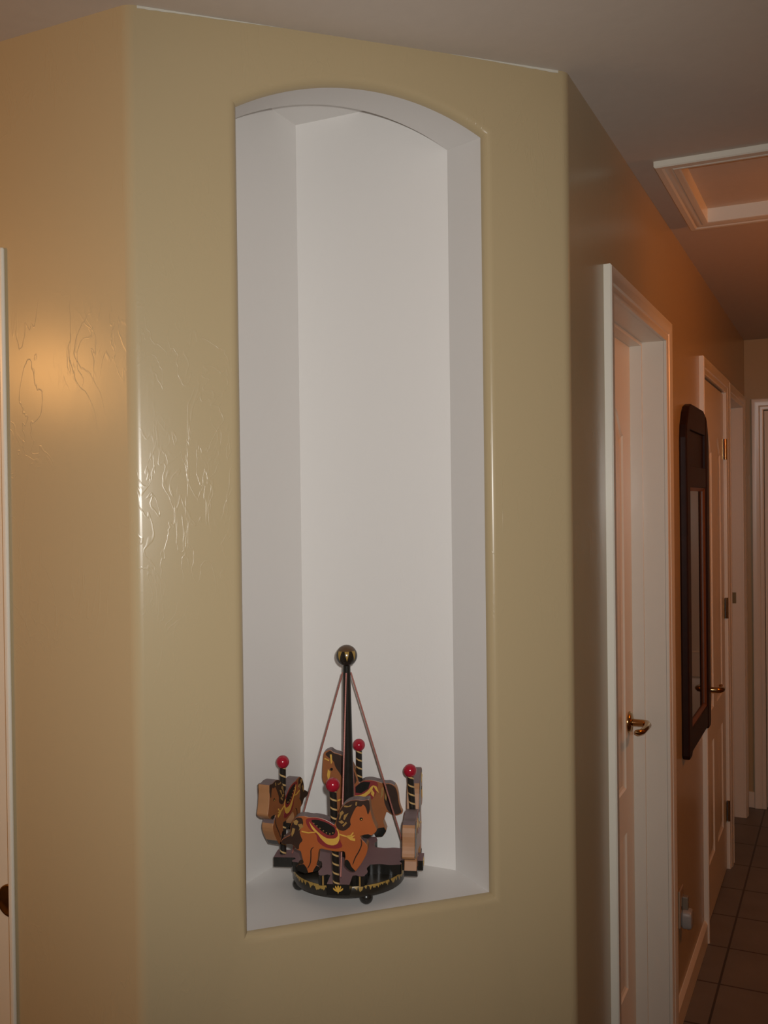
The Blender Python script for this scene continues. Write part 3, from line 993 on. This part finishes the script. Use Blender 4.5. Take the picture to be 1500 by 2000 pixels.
HEAD_HIGH = [(648, 1461), (655, 1467), (668, 1470), (682, 1478), (693, 1494), (699, 1511), (704, 1527), (712, 1521), (725, 1519), (740, 1522), (752, 1526), (766, 1525), (776, 1531), (780.5, 1545), (782, 1562),
             (785, 1574), (790, 1583), (778, 1589), (768, 1588), (761, 1583), (757, 1581), (754, 1592), (750, 1600), (754, 1611), (757, 1619), (749, 1631), (736, 1632), (731, 1622), (733, 1606), (727, 1590),
             (712, 1592), (697, 1595), (687, 1592), (683, 1608), (674, 1624), (664, 1627), (660, 1618), (665, 1602), (661, 1585), (655, 1570), (656, 1555), (661, 1541), (655, 1531), (645, 1534), (636, 1531), (631, 1521), (631.5, 1500), (633, 1483), (634, 1472), (636, 1466)]
B_DECOR = {
    'mane': (M_MANE, 0.0006, [[(648, 1463), (655, 1469), (668, 1472), (681, 1480), (691, 1495), (697, 1511), (700, 1524), (688, 1535), (676, 1530), (668, 1510), (657, 1495), (655, 1484), (645, 1478), (637, 1470)]]),
    'mane_stroke': (M_GOLD, 0.0010, [[(637, 1478), (646, 1482), (645, 1484), (636, 1480)], [(647, 1471), (651, 1471), (652, 1486), (649, 1490)], [(643, 1500), (648, 1505), (646, 1516), (643, 1521), (641, 1512)]]),
    'tail': (M_MANE, 0.0006, [[(752, 1528), (765, 1527), (775, 1533), (779, 1545), (780.5, 1562), (783.5, 1574), (787, 1582), (777, 1587), (768, 1586), (759, 1579), (752, 1560), (754, 1545)]]),
    'tail_stroke': (M_DULLGOLD, 0.0010, [[(748, 1535), (752, 1533), (751, 1548), (746, 1556)], [(756, 1535), (760, 1540), (757, 1560), (754, 1555)]]),
    'blanket': (M_MAROON, 0.0005, [[(706, 1526), (713, 1522), (730, 1521), (742, 1524), (738, 1545), (728, 1560), (705, 1566), (692, 1555), (694, 1535)]]),
    'saddle': (M_BLACK, 0.0011, [[(706, 1526), (713, 1523), (726, 1524), (722, 1537), (708, 1546), (697, 1545), (697, 1534)]]),
    'saddle_trim': (M_GOLD, 0.0011, [[(728, 1532), (733, 1530), (728, 1543), (713, 1555), (699, 1558), (692, 1550), (700, 1551), (711, 1548), (721, 1541)]]),
    'girth_line': (M_GOLD, 0.0008, [[(731, 1530), (738, 1532), (743, 1545), (737, 1540)], [(729, 1537), (734, 1545), (732, 1553), (727, 1547)], [(661, 1560), (690, 1549), (690, 1552), (661, 1563)]]),
    'eye': (M_BLACK, 0.0009, [[(650 + 2.8 * math.cos(2 * PI * i / 14), 1500 + 2.8 * math.sin(2 * PI * i / 14)) for i in range(14)]]),
    'hoof': (M_BLACK, 0.0008, [[(752, 1612), (756, 1619), (748.5, 1630), (736, 1631), (732, 1622), (740, 1614)]]),
    'hoof_b': (M_BLACK, 0.0008, [[(681, 1612), (674, 1623), (664, 1626), (661, 1618), (663, 1610)]]),
}


def smooth_poly(pts, it=1):
    """one Chaikin pass, so the sawn outline is rounded"""
    for _ in range(it):
        out = []
        for i in range(len(pts)):
            a, b = pts[i], pts[(i + 1) % len(pts)]
            out.append((a[0] * 0.78 + b[0] * 0.22, a[1] * 0.78 + b[1] * 0.22))
            out.append((a[0] * 0.22 + b[0] * 0.78, a[1] * 0.22 + b[1] * 0.78))
        pts = out
    return pts


HT = 0.0118                                   # half thickness of the boards


def tri_prism(m, poly, d0, d1, mf, side_fn):
    m.prism(poly, lambda a, b, d: (a, d, b), d0, d1, mf, 0, side_fn)


def horse(name, outl, decor, conv, body_mat, label):
    """body in local frame: x forward, y across the board, z up"""
    poly = smooth_poly([conv(p) for p in outl])

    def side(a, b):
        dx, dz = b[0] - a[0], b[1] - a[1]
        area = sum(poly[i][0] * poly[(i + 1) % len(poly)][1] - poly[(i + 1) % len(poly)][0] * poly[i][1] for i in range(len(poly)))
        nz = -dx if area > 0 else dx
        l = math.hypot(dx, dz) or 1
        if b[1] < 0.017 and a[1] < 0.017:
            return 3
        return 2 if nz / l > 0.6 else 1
    m = MB()
    tri_prism(m, poly, -HT, HT, 0, side)
    h = m.build(name, [body_mat, M_RAW, M_TOPEDGE, M_BLACK], carousel)
    h['label'] = label
    md = h.modifiers.new('bevel', 'BEVEL')
    md.width = 0.0009; md.segments = 2; md.limit_method = 'ANGLE'; md.angle_limit = math.radians(60)
    for nm, (mat, th, polys) in decor.items():
        for pl in polys:
            q = [conv(p) for p in pl]
            if len(q) > 8 and nm != 'eye':
                q = smooth_poly(q)
            m = MB()                              # painted shape, the same on both faces
            m.prism(q, lambda a, b, d: (a, d, b), -(HT + th), HT + th)
            m.build({'hoof_b': 'hoof'}.get(nm, nm), mat, h)
    return h


def ang(k_):
    return ROT + k_ * PI / 2


# pole foot / ball positions relative to the centre, horse: (pattern, height of its feet, extra yaw, pitch)
E_POLES = [
    # arm, pole radius, lateral shift, ball centre height, lean of the top (towards image left)
    dict(k=0, foot=(0.1195, 0.0463), top=(0.1118, 0.0444), zb=0.2220),
    dict(k=1, foot=(-0.0367, 0.1180), top=(-0.0368, 0.1186), zb=0.2398),
    dict(k=2, foot=(-0.1221, -0.0445), top=(-0.1217, -0.0424), zb=0.2359),
    dict(k=3, foot=(0.0457, -0.1364), top=(0.0412, -0.1367), zb=0.2350),
]
protoA = protoB = None


def copy_tree(o, name):
    c = o.copy(); col.objects.link(c); c.parent = carousel
    for ch in o.children:
        g_ = ch.copy(); col.objects.link(g_); g_.parent = c
    return c


pole_mesh = None
horse_spec = [('B', 0.0350, -0.03, 0.0, 'bay wooden horse with head held high, seen from behind'),
              ('B', 0.0545, 0.0, 0.0, 'bay wooden horse with head held high, at the back facing left'),
              ('A', 0.088, -0.26, -0.10, 'wooden horse on the left arm facing the viewer'),
              ('A', 0.081, 0.0, 0.0, 'chestnut wooden horse at the front facing right')]
HA = horse('carousel_horse', HEAD_DOWN, A_DECOR, za, M_CHEST, horse_spec[3][4])
HB = horse('carousel_horse', HEAD_HIGH, B_DECOR, zb, M_BAY, horse_spec[1][4])
HL = horse('carousel_horse', HEAD_DOWN, A_DECOR, za, M_BAY, horse_spec[2][4])
for i, (P, S) in enumerate(zip(E_POLES, horse_spec)):
    f = Vector((*P['foot'], PZ_)); t = Vector((*P['top'], P['zb']))
    d = t - f
    m = MB()
    m.lathe([(0.0064, 0.0), (0.0064, d.length - 0.006)], seg=24)
    po = m.build('striped_pole', M_POLE, carousel, smooth=40)
    po.location = f
    po.rotation_mode = 'QUATERNION'
    po.rotation_quaternion = Vector((0, 0, 1)).rotation_difference(d.normalized())
    m = MB()
    m.sphere((0, 0, 0), 0.0128, 32, 20)
    rb = m.build('red_ball', M_RED, po, smooth=80, loc=(0, 0, d.length))
    rb['label'] = 'glossy red ball'
    src = HA if S[0] == 'A' else HB
    hobj = HL if i == 2 else src if i in (3, 1) else copy_tree(src, 'carousel_horse')
    hobj['label'] = S[4]
    # heading: tangent of the circle, counter-clockwise
    yaw = ang(P['k']) + PI / 2 + S[2]
    mid = f + d * 0.45
    hobj.location = (mid.x, mid.y, S[1])
    hobj.rotation_euler = (0, -S[3], yaw)

# ------------------------------------------------------------------ camera
yaw, pitch, roll, fpx, cz = 0.447, -0.00979, -0.01268, 1887.565, 1.61755
F = Vector((-math.sin(yaw) * math.cos(pitch), math.cos(yaw) * math.cos(pitch), math.sin(pitch)))
r0 = Vector((math.cos(yaw), math.sin(yaw), 0)); u0 = r0.cross(F)
R = r0 * math.cos(roll) + u0 * math.sin(roll)
U = -r0 * math.sin(roll) + u0 * math.cos(roll)
cam = bpy.data.cameras.new('camera')
cam.sensor_fit = 'VERTICAL'
cam.sensor_height = 36
cam.sensor_width = 27
cam.lens = fpx / 2000 * 36
cam.clip_start = 0.02
co = bpy.data.objects.new('camera', cam)
col.objects.link(co)
M = Matrix.Identity(4)
for i in range(3):
    M[i][0], M[i][1], M[i][2] = R[i], U[i], -F[i]
M.translation = Vector((0, 0, cz))
co.matrix_world = M
scene.camera = co


# ------------------------------------------------------------------ lights
def light(name, kind, loc, energy, color, radius=0.05, aim=None, spot=None, blend=0.5):
    l = bpy.data.lights.new(name, kind)
    l.energy = energy; l.color = color
    l.shadow_soft_size = radius
    o = bpy.data.objects.new(name, l)
    o.location = loc
    if kind == 'SPOT':
        l.spot_size = spot; l.spot_blend = blend
        o.rotation_euler = Vector(aim).to_track_quat('-Z', 'Y').to_euler()
    col.objects.link(o)
    return o


cp = Vector((0, 0, cz))
# the flash of the camera that took the picture
light('camera_flash', 'SPOT', cp + R * 0.035 + U * 0.045, 82, (1.0, 0.985, 0.945), 0.012, F + U * 0.0 + R * -0.02, math.radians(92), 1.0)
# warm lamp of the room on the left, out of view behind the camera
light('living_room_lamp', 'POINT', (-2.45, 0.0, 2.08), 28, (1.0, 0.46, 0.125), 0.10)
# warm lamp in the cross passage on the right of the hall
light('passage_lamp', 'POINT', (0.80, 2.86, 2.14), 18, (1.0, 0.285, 0.035), 0.07)

w = bpy.data.worlds.new('world')
scene.world = w
w.use_nodes = True
w.node_tree.nodes['Background'].inputs[0].default_value = (0.02, 0.013, 0.008, 1)
w.node_tree.nodes['Background'].inputs[1].default_value = 1.0

vs = scene.view_settings
vs.view_transform = 'Standard'
vs.look = 'None'
vs.exposure = 0.0
vs.gamma = 1.0
vs.use_curve_mapping = False
